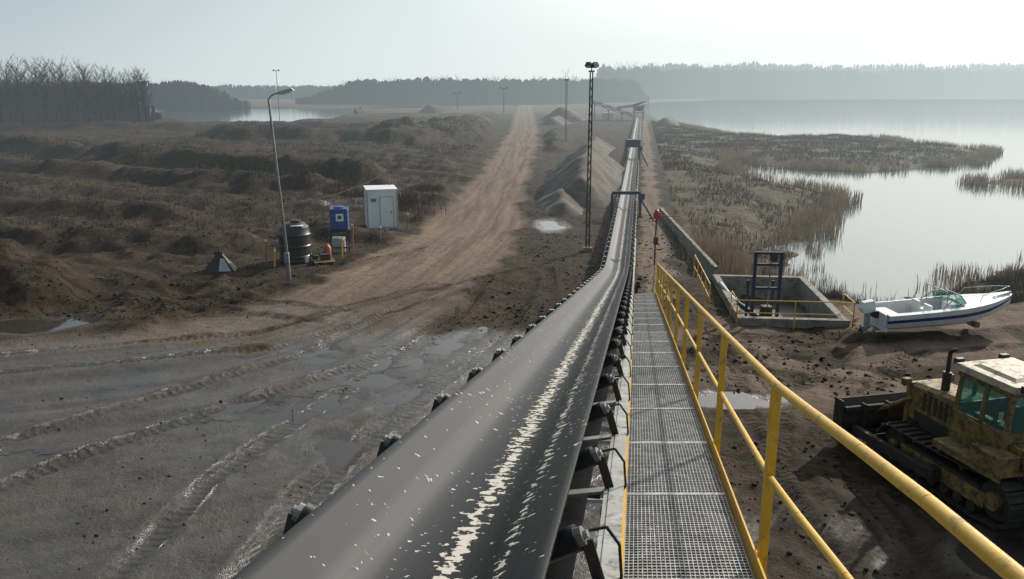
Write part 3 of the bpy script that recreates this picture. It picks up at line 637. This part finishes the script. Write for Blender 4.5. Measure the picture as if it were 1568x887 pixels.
# ------------------------------------------------------------------ bulldozer
def dozer():
    b=MB(TM(10.85,16.8,0.0,13))
    for s in(-1,1):
        cx=s*.98; P=[]
        for i in range(13): a=math.radians(90+180*i/12); P.append((-1.5+.5*math.cos(a),.62+.5*math.sin(a)))
        for t in(.12,.3,.5,.7,.88): P.append((-1.5+3.1*t,.12-.07))
        P=[(p[0],max(p[1],.06)) for p in P]
        for i in range(13): a=math.radians(-90+180*i/12); P.append((1.6+.46*math.cos(a),.52+.46*math.sin(a)))
        for t in(.15,.35,.55,.75,.9): P.append((1.6-3.1*t,.98+.14*t-.05*math.sin(t*3.14)))
        pts=[Vector((0,y,z)) for y,z in P]; Lr=[]; tot=0
        for i in range(len(pts)): Lr.append(tot); tot+=(pts[(i+1)%len(pts)]-pts[i]).length
        nsh=38
        for j in range(nsh):
            d=tot*j/nsh; i=max(q for q in range(len(pts)) if Lr[q]<=d); A=pts[i];B=pts[(i+1)%len(pts)]; dd=(B-A); L_=dd.length
            if L_<1e-4: continue
            t=(d-Lr[i])/L_; c=A+dd*t; dn=dd/L_; out=Vector((0,dn.z,-dn.y)) 
            if (c+out-Vector((0,0,.55))).length<(c-out-Vector((0,0,.55))).length: out=-out
            R=Matrix((Vector((1,0,0)),dn,Vector((1,0,0)).cross(dn))).transposed()
            b.box(Vector((cx,c.y,c.z)),(.54,tot/nsh*.92,.035),M_trk,R); b.box(Vector((cx,c.y,c.z))+out*.045-dn*.05,(.54,.02,.06),M_trk,R)
        b.cyl((cx-.1,-1.5,.62),(cx+.1,-1.5,.62),.42,.42,M_trk,22); b.cyl((cx-.22,-1.5,.62),(cx+.22,-1.5,.62),.2,.2,M_doz,16)
        b.cyl((cx-.1,1.6,.52),(cx+.1,1.6,.52),.38,.38,M_trk,22); b.cyl((cx-.2,1.6,.52),(cx+.2,1.6,.52),.12,.12,M_doz,12)
        b.box((cx,.05,.48),(.3,2.6,.34),M_doz); b.box((cx,.05,.68),(.2,2.2,.1),M_trk)
        for q in range(6): yq=-.95+q*.4; b.cyl((cx-.17,yq,.22),(cx+.17,yq,.22),.13,.13,M_trk,12)
        for q in(-.5,.6): b.cyl((cx-.12,q,.92),(cx+.12,q,.92),.09,.09,M_trk,10)
        b.box((cx,-.75,1.27),(.62,1.9,.06),M_doz); b.box((cx+s*.29,-.75,1.2),(.04,1.9,.14),M_doz)
        b.box((cx,-1.2,1.45),(.5,.8,.34),M_doz)
        b.bar((s*1.38,.1,.5),(s*1.38,2.75,.42),.14,.24,M_trk); b.box((s*1.3,.1,.5),(.25,.3,.3),M_trk)
        b.cyl((s*.48,1.9,1.55),(s*.62,2.72,.95),.055,.055,M_doz,10); b.cyl((s*.62,2.72,.95),(s*.66,2.9,.8),.03,.03,M_galv,8)
    b.box((0,-.2,.75),(1.2,3.2,.6),M_trk)
    b.loft([[(-.48,.25,1.05),(.48,.25,1.05),(.48,.25,2.0),(.36,.25,2.08),(-.36,.25,2.08),(-.48,.25,2.0)],[(-.46,2.0,1.0),(.46,2.0,1.0),(.46,2.0,1.84),(.34,2.0,1.92),(-.34,2.0,1.92),(-.46,2.0,1.84)]],M_doz)
    b.box((0,2.05,1.35),(1.0,.12,1.1),M_doz); b.box((0,2.12,1.35),(.8,.03,.9),M_dk)
    for i in range(7): b.box((0,2.14,1.0+i*.12),(.78,.03,.03),M_doz)
    for s in(-1,1):
        for i in range(6): b.box((s*.478,.6+i*.18,1.6),(.02,.1,.45),M_dk)
        b.box((s*.49,1.1,1.15),(.03,1.3,.25),M_dk)
        b.box((s*.62,2.0,1.95),(.2,.14,.18),M_doz); b.cyl((s*.62,2.07,1.95),(s*.62,2.1,1.95),.07,.07,M_trim)
    b.cyl((-.2,1.2,1.95),(-.2,1.2,2.45),.1,.1,M_dk); b.cyl((-.2,1.2,2.4),(-.2,1.2,2.95),.05,.05,M_dk); b.tube([(-.2,1.2,2.92),(-.2,1.12,3.02),(-.2,1.0,3.06)],.05,M_dk)
    b.cyl((.2,.75,2.0),(.2,.75,2.4),.05,.05,M_dk); b.lathe((.2,.75,2.4),[(.13,0),(.15,.06),(.13,.2),(.05,.24)],M_dk,14)
    Rg=[]
    for i in range(9):
        t=i/8; z=.03+1.15*t; y=2.95+.26*(2*t-1)**2-.1*t; Rg.append([(-1.68,y,z),(1.68,y,z),(1.68,y-.05,z),(-1.68,y-.05,z)])
    b.loft(Rg,M_trk)
    for x in(-1.1,-.4,.4,1.1): b.box((x,2.83,.6),(.06,.18,.95),M_trk)
    for z_ in(.25,.95): b.box((0,2.86,z_),(3.3,.14,.14),M_trk)
    for s in(-1,1): b.box((s*1.69,3.02,.6),(.05,.36,1.15),M_trk)
    zc1=2.88; xw,ya,yb=.74,-1.15,.3
    b.box((0,-.42,1.25),(1.5,1.5,.5),M_doz)
    for s in(-1,1):
        for yy_,t_ in((ya,.0),(yb,-.08),(-.45,-.04)): b.bar((s*xw,yy_,1.4),(s*(xw-.06),yy_+t_,zc1),.1,.1,M_doz)
        b.box((s*xw,-.42,1.7),(.06,1.4,.5),M_doz); b.box((s*(xw-.02),-.4,2.38),(.015,1.35,.85),M_glass); b.box((s*(xw-.03),-.42,zc1-.08),(.08,1.45,.12),M_doz)
    b.box((0,ya,1.65),(1.45,.06,.55),M_doz); b.box((0,ya+.01,2.35),(1.3,.015,.85),M_glass); b.box((0,ya,2.82),(1.4,.09,.12),M_doz)
    b.box((0,ya-.01,2.35),(.07,.05,.85),M_doz)
    b.box((0,yb,1.9),(1.4,.05,.35),M_doz); b.box((0,yb-.05,2.45),(1.3,.015,.7),M_glass); b.box((0,yb-.08,2.82),(1.4,.09,.12),M_doz)
    b.box((0,-.43,2.95),(1.66,1.78,.13),M_roof,None,(.92,.92)); b.box((0,-.43,3.04),(1.1,1.2,.06),M_roof,None,(.8,.8))
    for s in(-.6,.6): b.box((s,-1.36,3.0),(.2,.12,.15),M_dk); b.box((s,.48,3.0),(.2,.12,.15),M_dk)
    b.box((0,-.6,1.75),(.5,.5,.15),M_rub); b.box((0,-.85,2.05),(.5,.12,.6),M_rub); b.box((-.45,-.3,1.8),(.15,.5,.35),M_dk)
    b.box((0,-1.55,1.35),(1.3,.65,.75),M_doz); b.cyl((.3,-1.55,1.72),(.3,-1.55,1.8),.09,.09,M_dk); b.box((0,-2.05,.8),(.9,.4,.5),M_trk)
    for s in(-.4,.4): b.bar((s,-2.0,.9),(s,-2.7,.6),.12,.2,M_trk); b.bar((s,-2.0,1.3),(s,-2.6,.85),.08,.08,M_doz)
    b.box((0,-2.72,.6),(1.5,.22,.28),M_trk); 
    for s in(-.6,0,.6): b.box((s,-2.82,.38),(.09,.16,.75),M_trk)
    for s in(-1,1): b.tube([(s*.9,-.35,1.3),(s*.92,-.35,1.95),(s*.9,-.9,1.95),(s*.9,-.9,1.3)],.02,M_doz,6)
    b.obj('bulldozer',bevel=.012)
dozer()

# ------------------------------------------------------------------ gravel piles
def pile(name,ridge,res=.35,tan_=.62):
    r_=np.array(ridge,float); mh=r_[:,2].max(); x0,x1=r_[:,0].min()-mh/tan_-1,r_[:,0].max()+mh/tan_+1; y0_,y1_=r_[:,1].min()-mh/tan_-1,r_[:,1].max()+mh/tan_+1
    X,Y=np.meshgrid(np.arange(x0,x1,res),np.arange(y0_,y1_,res)); d,al,_,w=polydist(X,Y,r_[:,:2]); h=np.interp(w,np.arange(len(r_)),r_[:,2])
    n_=fbm(X/1.6,Y/1.6,61,4); n2=fbm(X/5,Y/5,71,2)
    z=h*(.85+.3*n2)-tan_*d*(.85+.3*fbm(X/3,Y/3,66,2)); z=np.where(z>h*.93,h*.93+(z-h*.93)*.4,z)+(n_-.5)*.45; z=np.maximum(z,-.6)
    id_=np.arange(X.size).reshape(X.shape); F_=np.stack([id_[:-1,:-1],id_[:-1,1:],id_[1:,1:],id_[1:,:-1]],-1).reshape(-1,4)
    F_=F_[z.ravel()[F_].max(1)>-.5]; npmesh(name,np.stack([X.ravel(),Y.ravel(),z.ravel()],1),F_,M_grav,True)
pile('gravel_pile',[(5.6,64,2.2),(6.5,71,3.3),(8.0,84,3.6),(9.2,98,2.6)],.3,.78)
pile('gravel_pile',[(3.9,58.5,.9),(3.9,64,1.3)],.25); pile('gravel_pile',[(14,235,4.2),(17,245,3.8)],.8); pile('gravel_pile',[(10,205,2.0),(12,212,2.3)],.8)
pile('gravel_pile',[(40,212,1.8),(43,222,1.9)],.8); pile('gravel_pile',[(-30,300,3.5),(-22,305,2.5)],1.2); pile('gravel_pile',[(11,112,1.5),(13,125,1.8)],.5); pile('gravel_pile',[(-9,235,1.7),(-12,245,2)],.8)
b=MB()
def truss(p0,p1,w,h,mt,n_=9):
    p0=Vector(p0);p1=Vector(p1)
    for sy in(-w,w):
        for dz in(0,h): b.bar(p0+Vector((0,sy,dz)),p1+Vector((0,sy,dz)),.16,.16,mt)
        for i in range(n_):
            a=p0+(p1-p0)*i/n_; c=p0+(p1-p0)*(i+1)/n_; b.bar(a+Vector((0,sy,0 if i%2 else h)),c+Vector((0,sy,h if i%2 else 0)),.12,.12,mt)
    b.bar(p0+Vector((0,0,h*.5)),p1+Vector((0,0,h*.5)),w*2,.15,M_dk)
truss((22.5,236,5.0),(35,238,1.0),.6,.9,M_dk); truss((30,232,3.4),(36.5,240,3.9),.5,.6,M_dblue,5)
for x,z in((24,4.6),(28,3.2),(32,1.9)):
    for s in(-.8,.8): b.bar((x,237+s,z),(x+s*.4,237+s,-.5),.18,.18,M_dk)
for sx in(0,2.6):
    for sy in(0,2.6): b.bar((35.5+sx,236+sy,-.5),(35.5+sx,236+sy,4.2),.22,.22,M_dblue)
b.box((36.8,237.3,4.3),(3.1,3.1,.25),M_dblue); b.box((36.8,237.3,2.2),(3,3,.2),M_dblue); b.loft([[(36,236.4,2.6),(37.6,236.4,2.6),(37.6,238,2.6),(36,238,2.6)],[(35.4,235.9,4.0),(38.2,235.9,4.0),(38.2,238.6,4.0),(35.4,238.6,4.0)]],M_dk); b.bar((35.4,237,4.4),(38.4,237,5.2),1.2,.5,M_dblue)
b.box((28,240,1.0),(3,2.4,2),M_trim); b.cyl((21.8,236,-.5),(21.8,236,6.2),.15,.15,M_wht,8); b.obj('screening_plant')
b=MB(TM(-57,300,-.2,60)@Matrix.Scale(.62,4)); b.box((0,0,1.2),(3.4,2.4,1.1),M_dk); b.box((-.9,.4,2.4),(1.2,1.3,1.6),M_dk); b.bar((.8,0,1.8),(3.6,0,4.2),.4,.5,M_dk); b.bar((3.6,0,4.2),(4.8,0,1.6),.3,.4,M_dk); b.box((4.7,0,1.1),(.9,1.1,.9),M_dk,None,(.7,1))
for s in(-1,1): b.box((0,s*1.1,.4),(3.8,.55,.8),M_trk,None,(.85,1))
b.obj('excavator',bevel=.05)

# ------------------------------------------------------------------ vegetation
def blades(name,px,py,pz,h,w,mt,lean=.25):
    n_=len(px); a=rng.uniform(0,2*np.pi,n_); la=rng.uniform(0,2*np.pi,n_); ll=h*rng.uniform(0,lean,n_)
    dx=np.cos(a)*w/2; dy=np.sin(a)*w/2
    A=np.stack([px-dx,py-dy,pz-.05],1); B=np.stack([px+dx,py+dy,pz-.05],1)
    Cm=np.stack([px+dx*.7+ll*.35*np.cos(la),py+dy*.7+ll*.35*np.sin(la),pz+h*.6],1); Dm=np.stack([px-dx*.7+ll*.35*np.cos(la),py-dy*.7+ll*.35*np.sin(la),pz+h*.6],1)
    T=np.stack([px+ll*np.cos(la),py+ll*np.sin(la),pz+h],1)
    co_=np.stack([A,B,Cm,Dm,T],1).reshape(-1,3); i=np.arange(n_)*5
    tri=np.concatenate([np.stack([i,i+1,i+2],1),np.stack([i,i+2,i+3],1),np.stack([i+3,i+2,i+4],1)]); return npmesh(name,co_,tri,mt)
def samp(n_,x0,x1,y0_,y1_): 
    x=rng.uniform(x0,x1,n_); y=rng.uniform(y0_,y1_,n_); z,s,sl=terrain(x,y,False); return x,y,z,s,sl
x,y,z,s,sl=samp(380000,10,90,36,240)
cl=fbm(x/2.5,y/2.5,81,3)
k_=(sl>-1.8)&(sl<1.3)&(cl>.42)&~((y<40)&(rng.random(len(x))<.5)); z=np.maximum(z,-1.1)
blades('reeds',x[k_],y[k_],z[k_],(.7+1.0*cl[k_])*rng.uniform(.5,1.15,k_.sum())*np.where(y[k_]<50,.6,1),.016+.0005*y[k_],M_reed,.3)
off=x-XB(y); k2=(sl>1.0)&(off>3.6)&(y>40)&(cl>.42)&(rng.random(len(x))<.6)&~((off<4.5)&(y<58))
blades('dry_grass',x[k2],y[k2],z[k2],(.1+.6*cl[k2])*rng.uniform(.3,1.1,k2.sum()),.018+.0005*y[k2],M_grass,.8)
x,y,z,s,sl=samp(60000,13,34,33,48); k3=(sl>.2)&(sl<4.5)&(vn(x*.9,y*.9,5)>.45)&(y>34)
blades('bank_grass',x[k3],y[k3],z[k3],rng.uniform(.12,.6,k3.sum()),.02,M_grass,.6)
x,y,z,s,sl=samp(170000,-110,-5,48,190); cl=fbm(x/14,y/10,51,4); rd=polydist(x,y,ROAD)[0]
k4=(cl+.3*(fbm(x/2,y/2,91,2)-.5)>.54)&(rd>5.5)&(s>0)&(rng.random(len(x))<.45)
for fx,fy,frr in FLAT: k4&=np.hypot(x-fx,y-fy)>frr
blades('weeds',x[k4],y[k4],z[k4],rng.uniform(.06,.28,k4.sum())+.12*(cl[k4]>.62),.018+.0005*y[k4],M_weed,.9)
# taller dead weeds along the berm foot and road edge
n_=7000; t=rng.random(n_); pl=np.array([(-46,95),(-30,78),(-18,70),(-9.5,64),(-7.5,58)]); ti=t*4; x=np.interp(ti,range(5),pl[:,0])+rng.normal(0,1.1,n_); y=np.interp(ti,range(5),pl[:,1])+rng.normal(0,1.4,n_)
kk=vn(x*.5,y*.5,8)>.35; x,y=x[kk],y[kk]; z=terrain(x,y,False)[0]; blades('dead_weeds',x,y,z,rng.uniform(.2,.75,len(x)),.04,M_weed,.5)
x=rng.normal(11.7,.7,2000); y=rng.normal(43,2.2,2000); z=terrain(x,y,False)[0]; blades('reed_clump',x,y,z,rng.uniform(.6,1.7,2000),.025,M_reed,.3)
# clods
nC=12000; x=np.concatenate([rng.uniform(-22,14,nC),rng.uniform(-32,12,nC)]); y=np.concatenate([rng.uniform(12,34,nC),rng.uniform(30,60,nC)])
res=terrain(x,y); z=res[0]; fl=np.maximum(res[3],res[5]); kp=(rng.random(len(x))>fl*.8)&(fbm(x/3,y/3,101,3)>.44); x,y,z,fl=x[kp],y[kp],z[kp],fl[kp]; n_=len(x)
r_=rng.lognormal(-3.4,.5,n_).clip(.01,.15)*(1-.5*np.clip(fl,0,1))
bm=bmesh.new(); bmesh.ops.create_icosphere(bm,subdivisions=1,radius=1); base=np.array([v.co[:] for v in bm.verts]); f6=np.array([[v.index for v in f.verts] for f in bm.faces]); bm.free()
nv=len(base)
cv=base[None]*r_[:,None,None]*rng.uniform(.65,1.25,(n_,nv,1))*np.stack([rng.uniform(.7,1.4,n_),rng.uniform(.7,1.2,n_),rng.uniform(.4,.8,n_)],1)[:,None,:]; ang=rng.uniform(0,6.28,n_); c_,s_=np.cos(ang)[:,None],np.sin(ang)[:,None]
X=cv[...,0]*c_-cv[...,1]*s_+x[:,None]; Y=cv[...,0]*s_+cv[...,1]*c_+y[:,None]; Zc=cv[...,2]+z[:,None]+.1*r_[:,None]
npmesh('mud_clods',np.stack([X,Y,Zc],-1).reshape(-1,3),(f6[None]+(np.arange(n_)*nv)[:,None,None]).reshape(-1,3),M_clod,True)

# trees
def bare_tree(seed,tw=150,thick=1.0,spread=.22):
    R=random.Random(seed); V=[];Fc=[]
    def seg(p,q,r0,r1):
        p=np.array(p);q=np.array(q);d=q-p;d=d/np.linalg.norm(d); u_=np.cross(d,[.3,.5,.81]); u_/=np.linalg.norm(u_); w_=np.cross(d,u_); b_=len(V)
        for c,r in((p,r0),(q,r1)):
            for a in(0,2.1,4.2): V.append(c+r*(math.cos(a)*u_+math.sin(a)*w_))
        for i in range(3): j=(i+1)%3; Fc.append((b_+i,b_+j,b_+3+j)); Fc.append((b_+i,b_+3+j,b_+3+i))
    def twig(p,d,L,w):
        p=np.array(p);q=p+np.array(d)*L; s=np.cross(d,[R.uniform(-1,1),R.uniform(-1,1),R.uniform(-1,1)]); s=s/(np.linalg.norm(s)+1e-6)*w; b_=len(V); V.extend([p-s,p+s,q]); Fc.append((b_,b_+1,b_+2))
    x=y=0; pts=[(0,0,-.03)]
    for i in range(1,6): x+=R.uniform(-.012,.012);y+=R.uniform(-.012,.012);pts.append((x,y,i*.18))
    for i in range(5): seg(pts[i],pts[i+1],.010*thick*(1-i*.17),.010*thick*(1-(i+1)*.17))
    nb=R.randint(13,18); per=max(2,tw//nb)
    for i in range(nb):
        h=.3+.56*(i+R.random()*.5)/nb; k_=min(4,int(h/.18)); t=(h-k_*.18)/.18; p=[pts[k_][c]+(pts[k_+1][c]-pts[k_][c])*t for c in range(3)]
        a=R.uniform(0,6.28); L=spread*R.uniform(.7,1.2)*(1.1-h*.35); up=R.uniform(.6,1.4); d=np.array([math.cos(a),math.sin(a),up]); d/=np.linalg.norm(d)
        m=np.array(p)+d*L*.55; d2=d+np.array([R.uniform(-.25,.25),R.uniform(-.25,.25),.3]); d2/=np.linalg.norm(d2); e=m+d2*L*.6
        seg(p,m,.004*thick,.0028*thick); seg(m,e,.0028*thick,.001*thick)
        for j in range(per):
            t=R.random(); q=np.array(p)+(m-np.array(p))*(.3+.7*t) if R.random()<.3 else m+(e-m)*t
            dd=d2*.7+np.array([R.uniform(-.9,.9),R.uniform(-.9,.9),R.uniform(-.2,.8)]); dd/=np.linalg.norm(dd); twig(q,dd,R.uniform(.035,.09),.0016*thick)
    return np.array(V),np.array(Fc)
def woods(name,pos,hts,vars_,mt):
    VV=[];FF=[];b_=0
    for (x,y,z),h in zip(pos,hts):
        v,f=vars_[rng.integers(len(vars_))]; a=rng.uniform(0,6.28); c,s=math.cos(a),math.sin(a); w=h*rng.uniform(.85,1.2)
        q=np.stack([(v[:,0]*c-v[:,1]*s)*w+x,(v[:,0]*s+v[:,1]*c)*w+y,v[:,2]*h+z],1); VV.append(q);FF.append(f+b_);b_+=len(q)
    return npmesh(name,np.concatenate(VV),np.concatenate(FF),mt)
V1=[bare_tree(i,230,1.0,.2) for i in range(6)]; V2=[bare_tree(20+i,110,1.3,.24) for i in range(5)]
def line_pts(pl,sp,rows,rg,jit):
    out=[]; pl=np.array(pl,float)
    for a,b_ in zip(pl[:-1],pl[1:]):
        L=np.linalg.norm(b_-a); d=(b_-a)/L; nrm=np.array([-d[1],d[0]]); 
        if nrm[1]<0: nrm=-nrm
        for r in range(rows):
            for i in range(int(L/sp)): p=a+d*(i+rng.uniform(-.4,.4))*sp+nrm*(r*rg+rng.uniform(-jit,jit)); out.append((p[0],p[1],-.3))
    return out
def thicket(name,pl,h,rows,gap,step,mt,top=.8,crown=.28,taper=(0,0)):
    pl=np.array(pl,float); seg=np.linalg.norm(np.diff(pl,axis=0),axis=1); cum=np.r_[0,np.cumsum(seg)]; VV=[];FF=[];b_=0
    for r in range(rows):
        t=np.arange(0,cum[-1],step); t=t+rng.uniform(-.3,.3,len(t))*step; x=np.interp(t,cum,pl[:,0]); y=np.interp(t,cum,pl[:,1])+gap*r+rng.uniform(-.5,.5,len(t))*gap
        cw=h*crown; ph=t/cw+r*.37+.6*vn(t/cw*.7,t*0,r+5); ci=np.floor(ph); cf=ph-ci; ch=_h(ci.astype(np.int64),ci.astype(np.int64)*0+r,77)
        cr=np.sqrt(np.clip(1-(2*cf-1)**2,0,1))
        hh=h*top*(.62+.22*fbm(t/(h*1.6),t*0+r*7.1,3,3)+.16*ch+.20*cr+.05*(rng.random(len(t))-.5))
        if taper[0]: hh*=(.25+.75*ss(0,taper[0],t+rng.uniform(-2,2,len(t))))
        if taper[1]: hh*=(.25+.75*ss(0,taper[1],cum[-1]-t+rng.uniform(-2,2,len(t))))
        w=step*1.1
        V_=np.stack([np.stack([x-w,y,x*0-1.2],1),np.stack([x+w,y,x*0-1.2],1),np.stack([x+w*.8,y,hh*.965],1),np.stack([x+w*.1*rng.uniform(-3,3,len(t)),y,hh],1),np.stack([x-w*.8,y,hh*.965],1)],1).reshape(-1,3)
        i=np.arange(len(t))*5+b_; FF+= [np.stack([i,i+1,i+2],1),np.stack([i,i+2,i+4],1),np.stack([i+4,i+2,i+3],1)]; VV.append(V_); b_+=len(V_)
    npmesh(name,np.concatenate(VV),np.concatenate(FF),mt)
W1=[(-230,150),(-150,170),(-112,174),(-82,178)]
P=line_pts(W1,2.7,10,4,1.8)+line_pts([(-82,180),(-92,215)],2.5,3,3,2)
P=[p for p in P if p[0]<-80-(p[1]-178)*.42]
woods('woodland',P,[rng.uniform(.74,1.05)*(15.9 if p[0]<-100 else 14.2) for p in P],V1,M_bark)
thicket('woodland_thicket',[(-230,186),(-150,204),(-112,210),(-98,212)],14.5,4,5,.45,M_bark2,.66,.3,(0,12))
far=[('distant_woodland',[(-330,330),(-240,370),(-165,385),(-132,390)],14.5,5,4,.92,(0,25)),('distant_woodland',[(-300,650),(-180,700),(-90,700)],14,9,3,.9,(0,0)),
     ('distant_woodland',[(-128,480),(-100,470),(-30,462),(25,470),(60,520),(95,560)],17,5,4,.92,(45,20)),
     ('distant_woodland',[(60,640),(110,690),(180,742),(300,775),(480,790),(760,820)],31,7,4,.92,(20,0)),('distant_woodland',[(100,900),(400,960),(900,980)],40,16,2,1.0,(60,0))]
for nm,pl,h,sp,rows,top,tp in far:
    P=line_pts(pl,sp,rows,sp,sp*.4); hv=[]
    for p in P:
        f=1.0
        if tp[0]: f*=.45+.55*float(ss(0,tp[0],np.array(abs(p[0]-pl[0][0]))))
        if tp[1]: f*=.45+.55*float(ss(0,tp[1],np.array(abs(pl[-1][0]-p[0]))))
        hv.append(f*h*rng.uniform(.82,1.0)*(.85+.25*float(vn(p[0]/35,p[1]/35,9))))
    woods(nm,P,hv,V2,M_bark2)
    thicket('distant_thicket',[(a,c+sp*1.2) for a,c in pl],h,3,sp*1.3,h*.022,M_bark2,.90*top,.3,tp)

# ------------------------------------------------------------------ light, sky, camera
AZ,EL=math.radians(42),math.radians(27)
w=bpy.data.worlds.new('World'); scene.world=w; w.use_nodes=True; nt=w.node_tree; nt.nodes.clear()
class WM: node_tree=nt
k=N(WM); sky=k.n('ShaderNodeTexSky',sky_type='NISHITA'); sky.sun_disc=False; sky.sun_elevation=EL; sky.sun_rotation=AZ; sky.air_density=1.0; sky.dust_density=1.2; sky.ozone_density=1.0
hs=k.n('ShaderNodeHueSaturation'); hs.inputs['Saturation'].default_value=.7; k.l(sky.outputs[0],hs.inputs['Color'])
sc=k.n('ShaderNodeVectorMath',operation='SCALE'); sc.inputs['Scale'].default_value=.1; k.l(hs.outputs[0],sc.inputs[0])
tc=k.n('ShaderNodeTexCoord'); sp=k.n('ShaderNodeSeparateXYZ'); k.l(tc.outputs['Generated'],sp.inputs[0])
dt=k.n('ShaderNodeVectorMath',operation='DOT_PRODUCT'); k.l(tc.outputs['Generated'],dt.inputs[0]); dt.inputs[1].default_value=(math.sin(AZ)*math.cos(EL),math.cos(AZ)*math.cos(EL),math.sin(EL))
sf=k.ramp(dt.outputs['Value'],.2,.86); sg=k.ramp(dt.outputs['Value'],.62,.97)
hor=k.mix(sf,(.56,.64,.665),(.93,1.0,.985)); hi=k.mix(sf,(.24,.37,.44),(1.0,1.06,1.03))
el=k.ramp(sp.outputs[2],.0,.16); hc=k.mix(el,hor,hi)
glow=k.math('MULTIPLY',sg,k.ramp(sp.outputs[2],.05,.35)); hc=k.mix(glow,hc,(2.3,2.3,2.2))
fm=k.math('MULTIPLY_ADD',k.ramp(sp.outputs[2],.05,.5),-.6,.95); fm=k.math('MAXIMUM',fm,k.math('MULTIPLY',glow,.95))
col=k.mix(fm,sc.outputs[0],hc)
bg=k.n('ShaderNodeBackground'); bg.inputs[1].default_value=1.0; k.l(col,bg.inputs[0]); wo=k.n('ShaderNodeOutputWorld'); k.l(bg.outputs[0],wo.inputs[0])
sun=bpy.data.lights.new('sun','SUN'); sun.energy=4.2; sun.angle=math.radians(.8); sun.color=(1,.94,.84)
so=bpy.data.objects.new('sun',sun); scene.collection.objects.link(so); d=Vector((math.sin(AZ)*math.cos(EL),math.cos(AZ)*math.cos(EL),math.sin(EL))); so.rotation_euler=d.to_track_quat('Z','Y').to_euler(); so.location=d*100
cam=bpy.data.cameras.new('camera'); cam.lens=28; cam.sensor_width=36; cam.clip_end=6000; cam.clip_start=.05
cob=bpy.data.objects.new('camera',cam); scene.collection.objects.link(cob); cob.location=(0,0,9); cob.rotation_euler=(math.radians(90-14.17),0,0); scene.camera=cob
scene.view_settings.view_transform='Standard'; scene.view_settings.look='None'; scene.view_settings.exposure=0
